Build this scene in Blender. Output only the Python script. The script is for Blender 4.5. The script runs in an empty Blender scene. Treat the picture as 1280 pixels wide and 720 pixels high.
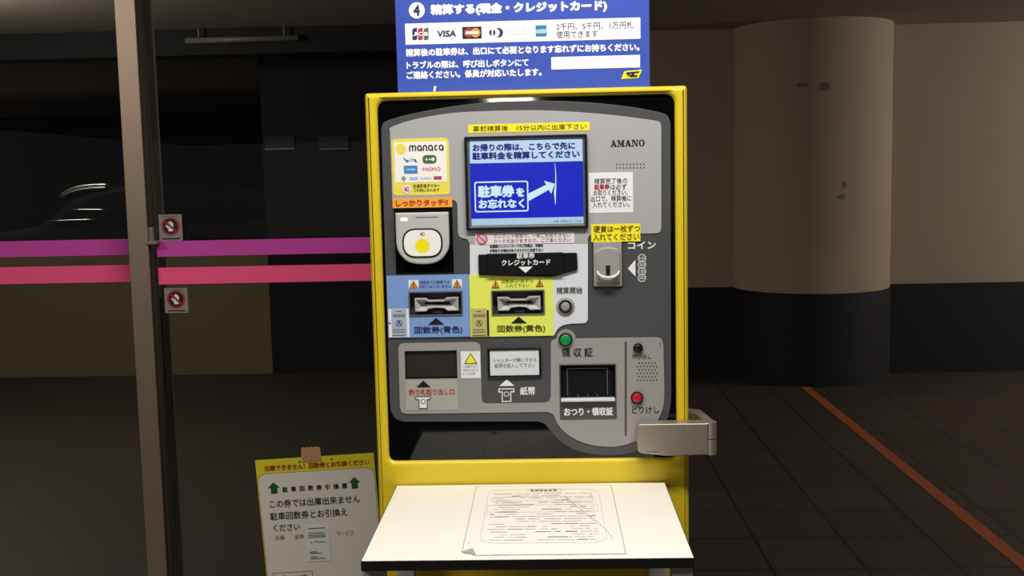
import bpy, bmesh, math, random
from mathutils import Vector, Matrix
import numpy as np
random.seed(7)
SC = bpy.context.scene
COL = SC.collection

# ------------------------------------------------------------------ camera
FPX, PITCH, ROLL, YAW = 1335.3, .104, -.0217, -.0329
CAM = np.array([.0306, -1.8079, 1.4056])
cy_, sy_ = math.cos(YAW), math.sin(YAW); cp_, sp_ = math.cos(PITCH), math.sin(PITCH); cr_, sr_ = math.cos(ROLL), math.sin(ROLL)
FW = np.array([sy_ * cp_, cy_ * cp_, -sp_]); R0 = np.array([cy_, -sy_, 0.0]); U0 = np.cross(R0, FW)
RT, UP = cr_ * R0 + sr_ * U0, -sr_ * R0 + cr_ * U0
cd = bpy.data.cameras.new('camera'); cam = bpy.data.objects.new('camera', cd); COL.objects.link(cam)
cd.sensor_fit = 'HORIZONTAL'; cd.sensor_width = 36; cd.lens = FPX / 1280 * 36; cd.clip_start = .05; cd.clip_end = 100
cam.matrix_world = Matrix(((RT[0], UP[0], -FW[0], CAM[0]), (RT[1], UP[1], -FW[1], CAM[1]), (RT[2], UP[2], -FW[2], CAM[2]), (0, 0, 0, 1)))
SC.camera = cam

# ------------------------------------------------------------------ light
SC.view_settings.view_transform = 'Standard'; SC.view_settings.look = 'None'
SC.view_settings.exposure = 0.0; SC.view_settings.gamma = 1; SC.view_settings.use_curve_mapping = False
w = bpy.data.worlds.new('world'); SC.world = w; w.use_nodes = True
w.node_tree.nodes['Background'].inputs[0].default_value = (1, .88, .88, 1); w.node_tree.nodes['Background'].inputs[1].default_value = .08
def area_lamp(name, loc, sx, sy, power, color, rot=(0, 0, 0), spread=math.pi):
    l = bpy.data.lights.new(name, 'AREA'); l.shape = 'RECTANGLE'; l.size = sx; l.size_y = sy; l.energy = power; l.color = color; l.spread = spread
    o = bpy.data.objects.new(name, l); o.location = loc; o.rotation_euler = rot; COL.objects.link(o); return o
def globe_lamp(name, loc, r, power, color):
    l = bpy.data.lights.new(name, 'POINT'); l.shadow_soft_size = r; l.energy = power; l.color = color
    o = bpy.data.objects.new(name, l); o.location = loc; COL.objects.link(o); return o
area_lamp('ceiling_tube_light', (.16, -.70, 2.33), 1.2, .16, 28, (1, .97, .93))
area_lamp('poster_fill_light', (-2.0, -1.4, 2.33), 1.2, .16, 29, (1, .95, .89))  # added fill, brightens the poster, post and film stripes from the left
globe_lamp('side_lamp', (6.0, 4.0, 2.08), .12, 175, (1, .95, .88))
globe_lamp('garage_fill_light', (-3.1, 3.0, 2.12), .12, 62, (1, .93, .84))  # unseen lamp added to lift the floor and low wall behind the glass
area_lamp('rear_tube_light', (-.30, -9.0, 2.175), .42, .05, 8, (1, .96, .90), (math.pi / 2, 0, 0))
area_lamp('car_glint_light', (-5.0, 8.3, 2.33), 1.5, .30, 22, (1, .97, .90), spread=1.65)  # extra light put over the car so its chrome trim catches highlights

# ------------------------------------------------------------------ materials
def lin(c):
    return tuple(((v / 255) / 12.92 if v / 255 <= .04045 else ((v / 255 + .055) / 1.055) ** 2.4) for v in c)
MATS = {}
def mat(name, rgb, rough=.5, metal=0.0, var=0.0, vscale=6.0, emit=0.0, coat=0.0, bump=0.0, spec=.5):
    m = bpy.data.materials.new(name); m.use_nodes = True; MATS[name] = m
    nt = m.node_tree; b = nt.nodes['Principled BSDF']; c = lin(rgb)
    b.inputs['Base Color'].default_value = (*c, 1); b.inputs['Roughness'].default_value = rough; b.inputs['Metallic'].default_value = metal
    b.inputs['Coat Weight'].default_value = coat; b.inputs['Coat Roughness'].default_value = .05; b.inputs['Specular IOR Level'].default_value = spec
    if emit:
        b.inputs['Emission Color'].default_value = (*c, 1); b.inputs['Emission Strength'].default_value = emit
        b.inputs['Base Color'].default_value = (.01, .01, .01, 1); b.inputs['Roughness'].default_value = .12
    if var or bump:
        tc = nt.nodes.new('ShaderNodeTexCoord'); n = nt.nodes.new('ShaderNodeTexNoise')
        n.inputs['Scale'].default_value = vscale; n.inputs['Detail'].default_value = 5
        nt.links.new(tc.outputs['Object'], n.inputs['Vector'])
        if var:
            mx = nt.nodes.new('ShaderNodeMix'); mx.data_type = 'RGBA'
            mx.inputs[6].default_value = (*[max(0, v * (1 - var)) for v in c], 1); mx.inputs[7].default_value = (*[min(1, v * (1 + var)) for v in c], 1)
            nt.links.new(n.outputs[0], mx.inputs[0]); nt.links.new(mx.outputs[2], b.inputs['Base Color'])
        if bump:
            bp = nt.nodes.new('ShaderNodeBump'); bp.inputs['Strength'].default_value = bump; bp.inputs['Distance'].default_value = .002
            nt.links.new(n.outputs[0], bp.inputs['Height']); nt.links.new(bp.outputs[0], b.inputs['Normal'])
    return m
mat('yellow_paint', (226, 198, 40), .32, var=.05, vscale=4)
mat('black_gloss', (8, 8, 10), .05)
mat('dark_grey_plate', (76, 76, 77), .45, var=.03)
mat('silver_plate', (174, 174, 173), .4, var=.03, vscale=3)
mat('mid_grey_plate', (156, 154, 150), .42, var=.03, vscale=3)
mat('white_plate', (222, 226, 230), .4, var=.02)
mat('black_plastic', (16, 16, 18), .35, var=.1)
mat('window_dark', (48, 44, 40), .3, var=.05)
mat('recess_black', (12, 12, 13), .6, var=.1)
mat('pocket_grey', (84, 84, 90), .5, var=.1)
mat('bezel_grey', (98, 102, 100), .45, var=.03)
mat('reader_grey', (196, 194, 190), .35, var=.02)
mat('slot_grey', (182, 180, 178), .35, var=.04)
mat('metal_satin', (182, 171, 156), .38, .7, var=.06, vscale=30)
mat('coin_metal', (186, 182, 176), .35, .35, var=.04)
mat('white_print', (240, 240, 240), .5, var=.01)
mat('white_bright', (248, 248, 250), .5, var=.01)
mat('black_print', (18, 18, 22), .5, var=.05)
mat('grey_print', (95, 95, 98), .5, var=.05)
mat('pale_print', (205, 207, 212), .5, var=.02)
mat('navy_print', (34, 40, 92), .5, var=.05)
mat('red_print', (182, 50, 66), .5, var=.05)
mat('dull_red_print', (168, 40, 30), .5, var=.05)
mat('dot_print', (120, 48, 50), .5, var=.05)
mat('pink_print', (222, 110, 160), .5, var=.05)
mat('rose_print', (222, 178, 190), .5, var=.04)
mat('pink_pale', (238, 224, 228), .5, var=.03)
mat('crimson_print', (196, 60, 100), .5, var=.05)
mat('green_print', (22, 95, 50), .5, var=.05)
mat('darkgreen_print', (16, 52, 36), .5, var=.05)
mat('logo_green', (75, 110, 70), .5, var=.05)
mat('orange_print', (222, 150, 50), .5, var=.05)
mat('skyblue_print', (60, 140, 205), .5, var=.05)
mat('lightblue_print', (170, 200, 225), .5, var=.05)
mat('teal_print', (40, 130, 165), .5, var=.05)
mat('olive_print', (78, 80, 28), .5, var=.05)
mat('brown_print', (88, 66, 10), .5, var=.05)
mat('sticker_yellow', (252, 238, 42), .5, var=.03)
mat('sticker_lemon', (234, 241, 100), .5, var=.02)
mat('sticker_blue', (126, 160, 216), .5, var=.02)
mat('burnt_print', (190, 66, 12), .5, var=.05)
mat('sticker_orange', (255, 172, 66), .5, var=.03)
mat('sticker_manaca', (243, 228, 88), .45, var=.03)
mat('sticker_cream', (250, 246, 238), .5, var=.01)
mat('sticker_white', (238, 238, 240), .5, var=.01)
mat('sticker_tan', (196, 190, 110), .5, var=.04)
mat('sticker_greyblue', (178, 186, 205), .5, var=.02)
mat('safety_grey', (140, 133, 127), .5, var=.03)
mat('sticker_grey', (172, 170, 160), .5, var=.02)
mat('sign_blue', (58, 84, 184), .4, var=.03, vscale=3)
mat('green_button', (10, 150, 70), .3, var=.04)
mat('red_button', (190, 28, 42), .3, var=.04)
mat('grey_button', (150, 148, 146), .35, var=.04)
mat('led_white', (250, 255, 250), emit=1.2)
mat('pad_yellow', (255, 232, 30), emit=.85)
mat('pad_white', (255, 252, 235), emit=.8)
mat('scr_blue', (14, 34, 190), emit=1.0)
mat('scr_light', (186, 212, 236), emit=1.0)
mat('scr_band', (170, 200, 222), emit=1.0)
mat('scr_navy', (22, 26, 120), emit=1.0)
mat('scr_white', (206, 232, 246), emit=1.0)
mat('scr_grey', (96, 110, 140), emit=1.0)
mat('laminate_white', (250, 245, 232), .35, var=.015)
mat('edge_black', (20, 17, 17), .5, var=.08)
mat('latch_grey', (128, 116, 104), .45, var=.05)
mat('leg_grey', (196, 194, 190), .4, var=.03)
mat('paper_white', (250, 243, 236), .35, var=.015)
mat('sleeve_edge', (170, 166, 150), .4, var=.03)
mat('faint_print', (196, 184, 182), .5, var=.04)
mat('poster_yellow', (232, 220, 50), .45, var=.03)
mat('poster_white', (236, 230, 222), .45, var=.015)
mat('kraft_tape', (196, 150, 112), .6, var=.08, vscale=60)
mat('post_metal', (184, 163, 142), .42, .85, var=.06, vscale=10)
mat('post_dark', (70, 62, 54), .45, .3, var=.08)
mat('film_purple', (205, 70, 172), .45, var=.03)
mat('film_pink', (255, 88, 140), .45, var=.03)
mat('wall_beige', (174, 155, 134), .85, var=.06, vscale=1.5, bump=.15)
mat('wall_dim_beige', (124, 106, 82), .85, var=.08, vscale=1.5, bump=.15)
mat('wall_black', (20, 17, 22), .75, var=.1, vscale=2)
mat('wall_charcoal', (17, 15, 17), .8, var=.1, vscale=2)
mat('ceiling_paint', (165, 153, 142), .9, var=.08, vscale=2)
mat('concrete_floor', (68, 61, 54), .65, var=.25, vscale=2.2, bump=.2)
mat('orange_line', (172, 88, 38), .7, var=.15, vscale=8)
mat('car_paint', (8, 7, 9), .35, var=.05, spec=.25)
mat('car_glass', (6, 6, 8), .15, spec=.25)
mat('chrome', (240, 238, 230), .26, 1.0)
mat('tyre', (14, 14, 14), .8, var=.1)
mat('exit_green', (40, 150, 110), emit=.12)
mat('board_grey', (44, 42, 46), .7, var=.15, vscale=20)
mat('pipe_grey', (120, 115, 110), .4, var=.06)
mat('stain', (126, 112, 98), .9, var=.2, vscale=14)

def glass_material():
    m = bpy.data.materials.new('pane_glass'); m.use_nodes = True; nt = m.node_tree; nt.nodes.clear()
    o = nt.nodes.new('ShaderNodeOutputMaterial'); t = nt.nodes.new('ShaderNodeBsdfTransparent'); g = nt.nodes.new('ShaderNodeBsdfGlossy')
    f = nt.nodes.new('ShaderNodeFresnel'); mx = nt.nodes.new('ShaderNodeMixShader')
    t.inputs[0].default_value = (.86, .88, .86, 1); g.inputs['Roughness'].default_value = .01; f.inputs[0].default_value = 1.5
    nt.links.new(f.outputs[0], mx.inputs[0]); nt.links.new(t.outputs[0], mx.inputs[1]); nt.links.new(g.outputs[0], mx.inputs[2]); nt.links.new(mx.outputs[0], o.inputs[0])
    MATS['pane_glass'] = m
glass_material()
def smoked():
    m = bpy.data.materials.new('smoked_plastic'); m.use_nodes = True; nt = m.node_tree; nt.nodes.clear()
    o = nt.nodes.new('ShaderNodeOutputMaterial'); t = nt.nodes.new('ShaderNodeBsdfTransparent'); g = nt.nodes.new('ShaderNodeBsdfPrincipled'); mx = nt.nodes.new('ShaderNodeMixShader')
    t.inputs[0].default_value = (.6, .6, .6, 1); g.inputs['Base Color'].default_value = (.03, .03, .03, 1); g.inputs['Roughness'].default_value = .15; mx.inputs[0].default_value = .35
    nt.links.new(t.outputs[0], mx.inputs[1]); nt.links.new(g.outputs[0], mx.inputs[2]); nt.links.new(mx.outputs[0], o.inputs[0]); MATS['smoked_plastic'] = m
smoked()
def tile_material():
    m = mat('floor_tile', (66, 58, 52), .6); nt = m.node_tree; b = nt.nodes['Principled BSDF']
    g = nt.nodes.new('ShaderNodeNewGeometry'); mp = nt.nodes.new('ShaderNodeMapping'); mp.inputs['Location'].default_value = (.18, .10, 0)
    br = nt.nodes.new('ShaderNodeTexBrick'); br.offset = 0; br.squash = 1
    br.inputs['Scale'].default_value = 1; br.inputs['Brick Width'].default_value = .33; br.inputs['Row Height'].default_value = .33
    br.inputs['Mortar Size'].default_value = .006; br.inputs['Mortar Smooth'].default_value = .1; br.inputs['Bias'].default_value = 0
    br.inputs['Color1'].default_value = (*lin((72, 62, 56)), 1); br.inputs['Color2'].default_value = (*lin((63, 55, 50)), 1); br.inputs['Mortar'].default_value = (*lin((26, 22, 22)), 1)
    vo = nt.nodes.new('ShaderNodeTexVoronoi'); vo.inputs['Scale'].default_value = 24; vo.inputs['Randomness'].default_value = .25
    lt = nt.nodes.new('ShaderNodeMath'); lt.operation = 'LESS_THAN'; lt.inputs[1].default_value = .17
    mx = nt.nodes.new('ShaderNodeMix'); mx.data_type = 'RGBA'; mx.inputs[7].default_value = (*lin((38, 33, 31)), 1)
    nt.links.new(g.outputs['Position'], mp.inputs[0]); nt.links.new(mp.outputs[0], br.inputs['Vector']); nt.links.new(mp.outputs[0], vo.inputs['Vector'])
    nt.links.new(vo.outputs['Distance'], lt.inputs[0]); nt.links.new(lt.outputs[0], mx.inputs[0]); nt.links.new(br.outputs['Color'], mx.inputs[6]); nt.links.new(mx.outputs[2], b.inputs['Base Color'])
tile_material()

# ------------------------------------------------------------------ helpers
def ray(u, v): return FW * FPX + RT * (u - 640) + UP * (360 - v)
def on_y(u, v, y=0.0):
    r = ray(u, v); p = CAM + r * (y - CAM[1]) / r[1]; return float(p[0]), float(p[2])
def on_z(u, v, z):
    r = ray(u, v); p = CAM + r * (z - CAM[2]) / r[2]; return float(p[0]), float(p[1])
ORIG = {}
def origin_of(o):
    while o is not None and o.parent is not None: o = o.parent
    return ORIG.get(o.name, (0, 0, 0)) if o is not None else (0, 0, 0)
def tag(o, label, cat, group=None):
    o['label'] = label; o['category'] = cat
    if group: o['group'] = group
    return o
def root(name, loc, label, cat, group=None, kind=None):
    o = bpy.data.objects.new(name, None); o.location = loc; o.empty_display_size = .1; COL.objects.link(o); ORIG[o.name] = tuple(loc)
    if label: tag(o, label, cat, group)
    if kind: o['kind'] = kind
    return o
class G:
    """Geometry collector: verts, faces and one material per face, built as ONE mesh object."""
    def __init__(s): s.v = []; s.f = []; s.m = []; s.names = []; s.sm = []
    def mi(s, n):
        if n not in s.names: s.names.append(n)
        return s.names.index(n)
    def add(s, vs, fs, m, smooth=False):
        b = len(s.v); s.v += [tuple(p) for p in vs]; k = s.mi(m)
        for f in fs: s.f.append(tuple(i + b for i in f)); s.m.append(k); s.sm.append(smooth)
        return s
    def build(s, name, parent=None, label=None, kind=None, local=False):
        me = bpy.data.meshes.new(name); ox, oy, oz = (0, 0, 0) if local else origin_of(parent)
        me.from_pydata([(x - ox, y - oy, z - oz) for x, y, z in s.v], [], s.f)
        for n in s.names: me.materials.append(MATS[n])
        for p, k, q in zip(me.polygons, s.m, s.sm): p.material_index = k; p.use_smooth = q
        me.update()
        o = bpy.data.objects.new(name, me); COL.objects.link(o)
        if parent is not None: o.parent = parent
        if label: o['label'] = label
        if kind: o['kind'] = kind
        return o
    # ---- shapes
    def box(s, x0, y0, z0, x1, y1, z1, m, bev=0.0, seg=2):
        bm = bmesh.new(); bmesh.ops.create_cube(bm, size=1)
        for v in bm.verts: v.co = Vector(((x0 + x1) / 2 + v.co.x * (x1 - x0), (y0 + y1) / 2 + v.co.y * (y1 - y0), (z0 + z1) / 2 + v.co.z * (z1 - z0)))
        if bev: bmesh.ops.bevel(bm, geom=list(bm.edges), offset=bev, segments=seg, affect='EDGES', profile=.5)
        s.bm(bm, m); return s
    def bm(s, bm, m, smooth=False):
        bm.verts.index_update(); s.add([v.co[:] for v in bm.verts], [[v.index for v in f.verts] for f in bm.faces], m, smooth); bm.free()
    def plate(s, loops, a, b, m, bev=0.0, axis='y'):
        """2-D loops filled and given thickness from a (front) to b (back), holes are kept open."""
        vs, fs = curve_fill(loops, abs(b - a) / 2, bev); mid = (a + b) / 2
        if axis == 'y': vs = [(x, mid - z, y) for x, y, z in vs]
        else: vs = [(x, y, mid + z) for x, y, z in vs]
        return s.add(vs, fs, m)
    def ink(s, loops, y, m, axis='y'): return s.plate(loops, y, y, m, 0, axis)
    def disc(s, cx, cz, r, y0, y1, m, dome=0.0, n=32):
        """Button-like cylinder along y: y0 front, y1 back, front edge eased."""
        e = min(.0008, r * .2); rings = [(0, y0 - dome)] if dome else [(0, y0)]
        rings += [(r * .6, y0 - dome * .7), (r - e, y0), (r, y0 + e), (r, y1)]
        vs = [(cx, rings[0][1], cz)]; fs = []
        for rr, yy in rings[1:]:
            for i in range(n):
                t = 2 * math.pi * i / n; vs.append((cx + rr * math.cos(t), yy, cz + rr * math.sin(t)))
        for i in range(n): fs.append((0, 1 + i, 1 + (i + 1) % n))
        for k in range(len(rings) - 2):
            for i in range(n):
                a = 1 + k * n; b = a + n; fs.append((a + i, b + i, b + (i + 1) % n, a + (i + 1) % n))
        return s.add(vs, fs, m, True)
    def tube(s, pts, r, m, n=10, rz=None):
        pts = [Vector(p) for p in pts]; vs = []; fs = []
        for k, p in enumerate(pts):
            t = (pts[min(k + 1, len(pts) - 1)] - pts[max(k - 1, 0)]).normalized()
            a = t.cross(Vector((0, 1, 0)) if abs(t.y) < .9 else Vector((0, 0, 1))).normalized(); b = t.cross(a)
            rk = r[k] if isinstance(r, (list, tuple)) else r
            for i in range(n):
                q = 2 * math.pi * i / n; vs.append(p + a * rk * math.cos(q) + b * rk * math.sin(q))
        for k in range(len(pts) - 1):
            for i in range(n): fs.append((k * n + i, k * n + (i + 1) % n, (k + 1) * n + (i + 1) % n, (k + 1) * n + i))
        fs.append(tuple(reversed(range(n)))); fs.append(tuple(range((len(pts) - 1) * n, len(pts) * n)))
        return s.add(vs, fs, m, True)
    def loft(s, A, B, m):
        n = len(A); return s.add(list(A) + list(B), [(i, (i + 1) % n, n + (i + 1) % n, n + i) for i in range(n)], m)
    def recess(s, loop, y0, y1, m):
        """Open-fronted pocket."""
        A = [(x, y0, z) for x, z in loop]; B = [(x, y1, z) for x, z in loop]; s.loft(A, B, m); return s.add(B, [tuple(range(len(B)))], m)
    def text(s, body, box, y, m, bold=0.0, axis='y', shear=0.0, fit=True):
        """Lettering fitted into box (x0, z0, x1, z1) on the plane y."""
        vs, fs = text_fill(body, shear)
        xs = [p[0] for p in vs]; zs = [p[1] for p in vs]; x0, z0, x1, z1 = box
        k = bold * (z1 - z0) ; x0, z0, x1, z1 = x0 + k, z0 + k, x1 - k, z1 - k
        sx = (x1 - x0) / (max(xs) - min(xs)); sz = (z1 - z0) / (max(zs) - min(zs)); mx, mz = min(xs), min(zs)
        offs = [(0, 0)] if not bold else [(math.cos(t) * k, math.sin(t) * k) for t in [i * math.pi / 4 for i in range(8)]]
        for j, (dx, dz) in enumerate(offs):
            q = j * 4e-6
            if axis == 'y': s.add([(x0 + (a - mx) * sx + dx, y - q, z0 + (b - mz) * sz + dz) for a, b in vs], fs, m)
            else: s.add([(x0 + (a - mx) * sx + dx, z0 + (b - mz) * sz + dz, y + q) for a, b in vs], fs, m)
        return s
def curve_fill(loops, half, bev):
    cu = bpy.data.curves.new('tmp', 'CURVE'); cu.dimensions = '2D'; cu.fill_mode = 'BOTH'
    cu.extrude = max(0, half - bev); cu.bevel_depth = bev; cu.bevel_resolution = 2; cu.offset = -bev
    for lp in loops:
        sp = cu.splines.new('POLY'); sp.points.add(len(lp) - 1); sp.use_cyclic_u = True
        for p, q in zip(sp.points, lp): p.co = (q[0], q[1], 0, 1)
    o = bpy.data.objects.new('tmp', cu); COL.objects.link(o)
    me = bpy.data.meshes.new_from_object(o.evaluated_get(bpy.context.evaluated_depsgraph_get()))
    vs = [v.co[:] for v in me.vertices]; fs = [tuple(p.vertices) for p in me.polygons]
    bpy.data.objects.remove(o); bpy.data.curves.remove(cu); bpy.data.meshes.remove(me); return vs, fs
TXT = {}
def text_fill(body, shear):
    if (body, shear) in TXT: return TXT[(body, shear)]
    cu = bpy.data.curves.new('tmp', 'FONT'); cu.body = body; cu.size = 1; cu.resolution_u = 3; cu.shear = shear
    o = bpy.data.objects.new('tmp', cu); COL.objects.link(o)
    me = bpy.data.meshes.new_from_object(o.evaluated_get(bpy.context.evaluated_depsgraph_get()))
    r = ([(v.co.x, v.co.y) for v in me.vertices], [tuple(p.vertices) for p in me.polygons])
    bpy.data.objects.remove(o); bpy.data.curves.remove(cu); bpy.data.meshes.remove(me); TXT[(body, shear)] = r; return r
def rounded(pts, rad, n=6):
    """Polygon with each corner eased by its own radius."""
    out = []; N = len(pts)
    for i in range(N):
        p = Vector(pts[i]); a = Vector(pts[i - 1]) - p; b = Vector(pts[(i + 1) % N]) - p
        r = rad[i] if isinstance(rad, (list, tuple)) else rad
        if r <= 0 or a.length < 1e-9 or b.length < 1e-9: out.append(tuple(p)); continue
        an = a.angle(b); d = min(r / max(math.tan(an / 2), 1e-3), a.length * .48, b.length * .48)
        s0 = p + a.normalized() * d; s1 = p + b.normalized() * d
        for k in range(n + 1):
            t = k / n; out.append(tuple((1 - t) ** 2 * s0 + 2 * t * (1 - t) * p + t * t * s1))
    return out
def rr(b, r=0.0, n=6):
    x0, z0, x1, z1 = b; return rounded([(x0, z0), (x1, z0), (x1, z1), (x0, z1)], r, n) if r else [(x0, z0), (x1, z0), (x1, z1), (x0, z1)]
def ring(cx, cz, r, n=28): return [(cx + r * math.cos(2 * math.pi * i / n), cz + r * math.sin(2 * math.pi * i / n)) for i in range(n)]
class Plane:
    """Measures taken off the photograph onto a real upright plane of the place."""
    def __init__(s, y): s.y = y
    def p(s, u, v): return on_y(u, v, s.y)
    def scale(s, u, v):
        a = s.p(u, v); b = s.p(u + 1, v); c = s.p(u, v + 1); return math.dist(a, b), math.dist(a, c)
    def box(s, u0, v0, u1, v1):
        u, v = (u0 + u1) / 2, (v0 + v1) / 2; x, z = s.p(u, v); kx, kz = s.scale(u, v); hw, hh = abs(u1 - u0) / 2 * kx, abs(v1 - v0) / 2 * kz
        return (x - hw, z - hh, x + hw, z + hh)
    def poly(s, pts):
        """Shape squared up about its own centre, so the camera's slight roll does not tilt it."""
        us = [q[0] for q in pts]; vs = [q[1] for q in pts]; cu, cv = (min(us) + max(us)) / 2, (min(vs) + max(vs)) / 2
        x, z = s.p(cu, cv); kx, kz = s.scale(cu, cv); return [(x + (u - cu) * kx, z - (v - cv) * kz) for u, v in pts]
    def raw(s, pts): return [s.p(*q) for q in pts]
M = Plane(0.0)
K = M.scale(650, 350)[0]          # metres per pixel on the machine's face

# ------------------------------------------------------------------ setting
def struct(g, name, parent=None): return g.build(name, parent, kind='structure' if parent is None else None)
struct(G().box(-9, -24, -.1, .05, 13, 0, 'concrete_floor'), 'floor')
struct(G().box(.05, -24, -.1, 8, 13, 0, 'floor_tile'), 'floor_right')
struct(G().box(1.67, -6, 0, 1.73, 5.4, .002, 'orange_line'), 'trim_3')
struct(G().box(-9, -24, 2.36, 8, 13, 2.5, 'ceiling_paint'), 'ceiling')
BY = 5.55                                                     # far wall plane
wr = root('wall_back', (0, 0, 0), None, None, kind='structure')
G().box(.3, BY, .617, 8, BY + .2, 2.36, 'wall_beige').build('upper_wall', wr)
G().box(.3, BY - .006, 0, 8, BY + .2, .617, 'wall_black').build('dado', wr)
struct(G().box(8, -2, 0, 8.2, 13, 2.36, 'wall_charcoal'), 'wall_right')
cr = root('column', (1.845, 5.62, 0), 'broad round column half set into the wall, beige above and black below', 'column', kind='structure')
def cyl(g, cx, cy, r, z0, z1, m, n=64):
    vs = [(cx + r * math.cos(2 * math.pi * i / n), cy + r * math.sin(2 * math.pi * i / n), z) for z in (z0, z1) for i in range(n)]
    g.add(vs, [(i, (i + 1) % n, n + (i + 1) % n, n + i) for i in range(n)], m, True); g.add(vs, [tuple(reversed(range(n))), tuple(range(n, 2 * n))], m); return g
cyl(G(), 1.845, 5.62, .53, .61, 2.36, 'wall_beige').build('shaft', cr)
cyl(G(), 1.845, 5.62, .536, 0, .61, 'wall_black').build('base', cr)
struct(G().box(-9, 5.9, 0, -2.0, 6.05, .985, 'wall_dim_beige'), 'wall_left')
struct(G().box(-2.0, 5.9, 0, .3, 6.1, 2.36, 'wall_charcoal'), 'wall_middle')
struct(G().box(-9, 12.8, 0, .3, 13, 2.36, 'wall_charcoal'), 'wall_far')
struct(G().box(-9, 4.9, 2.2, -.6, 5.1, 2.36, 'wall_charcoal'), 'trim_2')

# scuffs on the column: small curved patches of worn paint
for (u, v, wu, hv) in ((1003, 106, 9, 3.2), (1031, 109, 7, 7), (1051, 246, 7, 4), (1056, 231, 3, 5)):
    x_, z_ = on_y(u, v, 5.1); th0 = math.acos(max(-1, min(1, (x_ - 1.845) / .531))); g = G(); vs = [(1.845 + .5312 * math.cos(th0), 5.62 - .5312 * math.sin(th0), z_)]; N = 14
    for i in range(N):
        t = 2 * math.pi * i / N; r_ = random.uniform(.6, 1.1); a = th0 - wu * r_ * math.cos(t) / 200 / .53; vs.append((1.845 + .5312 * math.cos(a), 5.62 - .5312 * math.sin(a), z_ + hv * r_ * math.sin(t) / 200))
    g.add(vs, [(0, 1 + i, 1 + (i + 1) % N) for i in range(N)], 'stain').build('scuff_mark', cr)

# glazed entrance: post, fixed pane, sliding pane
po = root('trim_1', (-.88, .6, 0), None, None, kind='structure')
G().box(-.903, .55, 0, -.8585, .556, 2.36, 'post_metal', .001).box(-.903, .556, 0, -.862, .665, 2.36, 'post_dark').build('post', po)
G().box(-.864, .660, 0, -.860, .666, 2.36, 'post_metal').build('seal', po)
lb = Plane(.57).box(187, 284, 197, 305)
G().box(-.862, .558, lb[1], -.850, .572, lb[3], 'latch_grey', .002).box(-.862, .545, lb[1], -.838, .572, lb[1] + .008, 'latch_grey', .002).build('latch', po)
def stripes(parent, x0, x1, y, zs):
    for (a, b, m) in zs: G().box(x0, y - .0012, a, x1, y - .0002, b, m).build('film_stripe', parent, 'purple film stripe' if 'purple' in m else 'pink film stripe')
PL, PR = Plane(.640), Plane(.575)
ZS = [(1.244, 1.281, 'film_purple'), (1.181, 1.2205, 'film_pink')]
w1 = root('window_1', (-2, .64, 0), None, None, kind='structure')
G().box(-3.2, .640, .02, -.895, .648, 2.36, 'pane_glass').build('pane', w1)
stripes(w1, -3.2, -.8955, .640, ZS)
d1 = root('door_1', (-.3, .575, 0), None, None, kind='structure')
G().box(-.848, .575, .02, .22, .583, 2.36, 'pane_glass').build('pane', d1)
stripes(d1, -.8478, .22, .575, [(1.2425, 1.2775, 'film_purple'), (1.1795, 1.2175, 'film_pink')])
def hand_sticker(b):
    x0, z0, x1, z1 = b; y = .5745; wd = x1 - x0; cx, cz = (x0 + x1) / 2, (z0 + z1) / 2 + .003; r = wd * .39
    st = G().plate([rr(b, .002)], y - .0006, y, 'safety_grey').build('safety_sticker', d1, 'grey safety sticker with a crossed out hand')
    g = G(); yy = y - .0009
    g.ink([ring(cx, cz, r), ring(cx, cz, r * .80)], yy - .0004, 'dull_red_print').ink([ring(cx, cz, r * .80)], yy, 'black_print')
    q = r * .09
    palm = rounded([(cx - r * .25, cz - r * .55), (cx + r * .25, cz - r * .55), (cx + r * .3, cz + .05 * r), (cx - r * .28, cz + .05 * r)], r * .1)
    g.ink([palm], yy - .0001, 'sticker_white')
    for k, (dx, h) in enumerate(((-.24, .42), (-.07, .56), (.10, .52), (.25, .36))):
        g.ink([rounded([(cx + dx * r - q * .85, cz), (cx + dx * r + q * .85, cz), (cx + dx * r + q * .8, cz + h * r), (cx + dx * r - q * .8, cz + h * r)], q * .8)], yy - .0001, 'sticker_white')
    g.ink([rounded([(cx - r * .25, cz - r * .35), (cx - r * .2, cz - r * .1), (cx - r * .48, cz + r * .18), (cx - r * .56, cz + r * .08)], q * .6)], yy - .0001, 'sticker_white')
    d = r * .62; t = r * .08
    g.ink([[(cx - d - t, cz + d - t), (cx - d + t, cz + d + t), (cx + d + t, cz - d + t), (cx + d - t, cz - d - t)]], yy - .0004, 'dull_red_print')
    for k in range(2): g.ink([rr((x0 + wd * .12, z0 + .0035 + k * .0, x1 - wd * .12, z0 + .006), 0)], yy, 'grey_print')
    g.ink([rr((x0 + wd * .15, z1 - .005, x1 - wd * .15, z1 - .003), 0)], yy, 'grey_print')
    g.build('print', st)
hand_sticker(PR.box(199, 268, 228, 301)); hand_sticker(PR.box(206, 360, 235, 391))

# ------------------------------------------------------------------ payment machine
XL, XR, ZT = -.27, .27, 1.55
mc = root('payment_machine', (0, .17, 0), 'yellow car park payment machine with a grey control face and blue screen', 'payment machine')
def corner(u, v): return M.p(u, v)
oL = (corner(470, 126)[0] + corner(486, 560)[0]) / 2; oR = (corner(844, 117)[0] + corner(846, 560)[0]) / 2
oT = (corner(480, 125)[1] + corner(835, 118)[1]) / 2; oB = (corner(500, 578)[1] + corner(840, 572)[1]) / 2
OPEN = (oL, oB, oR, oT)
g = G().plate([rr((XL, 0.0, XR, ZT), .006), rounded([(oL, oB), (oR, oB), (oR, oT), (oL, oT)], [.013, .013, .019, .019], 8)], 0, .07, 'yellow_paint', .008)
g.box(XL + .001, .069, .001, XR - .001, .35, ZT - .001, 'yellow_paint', .004).build('cabinet', mc)

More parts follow.
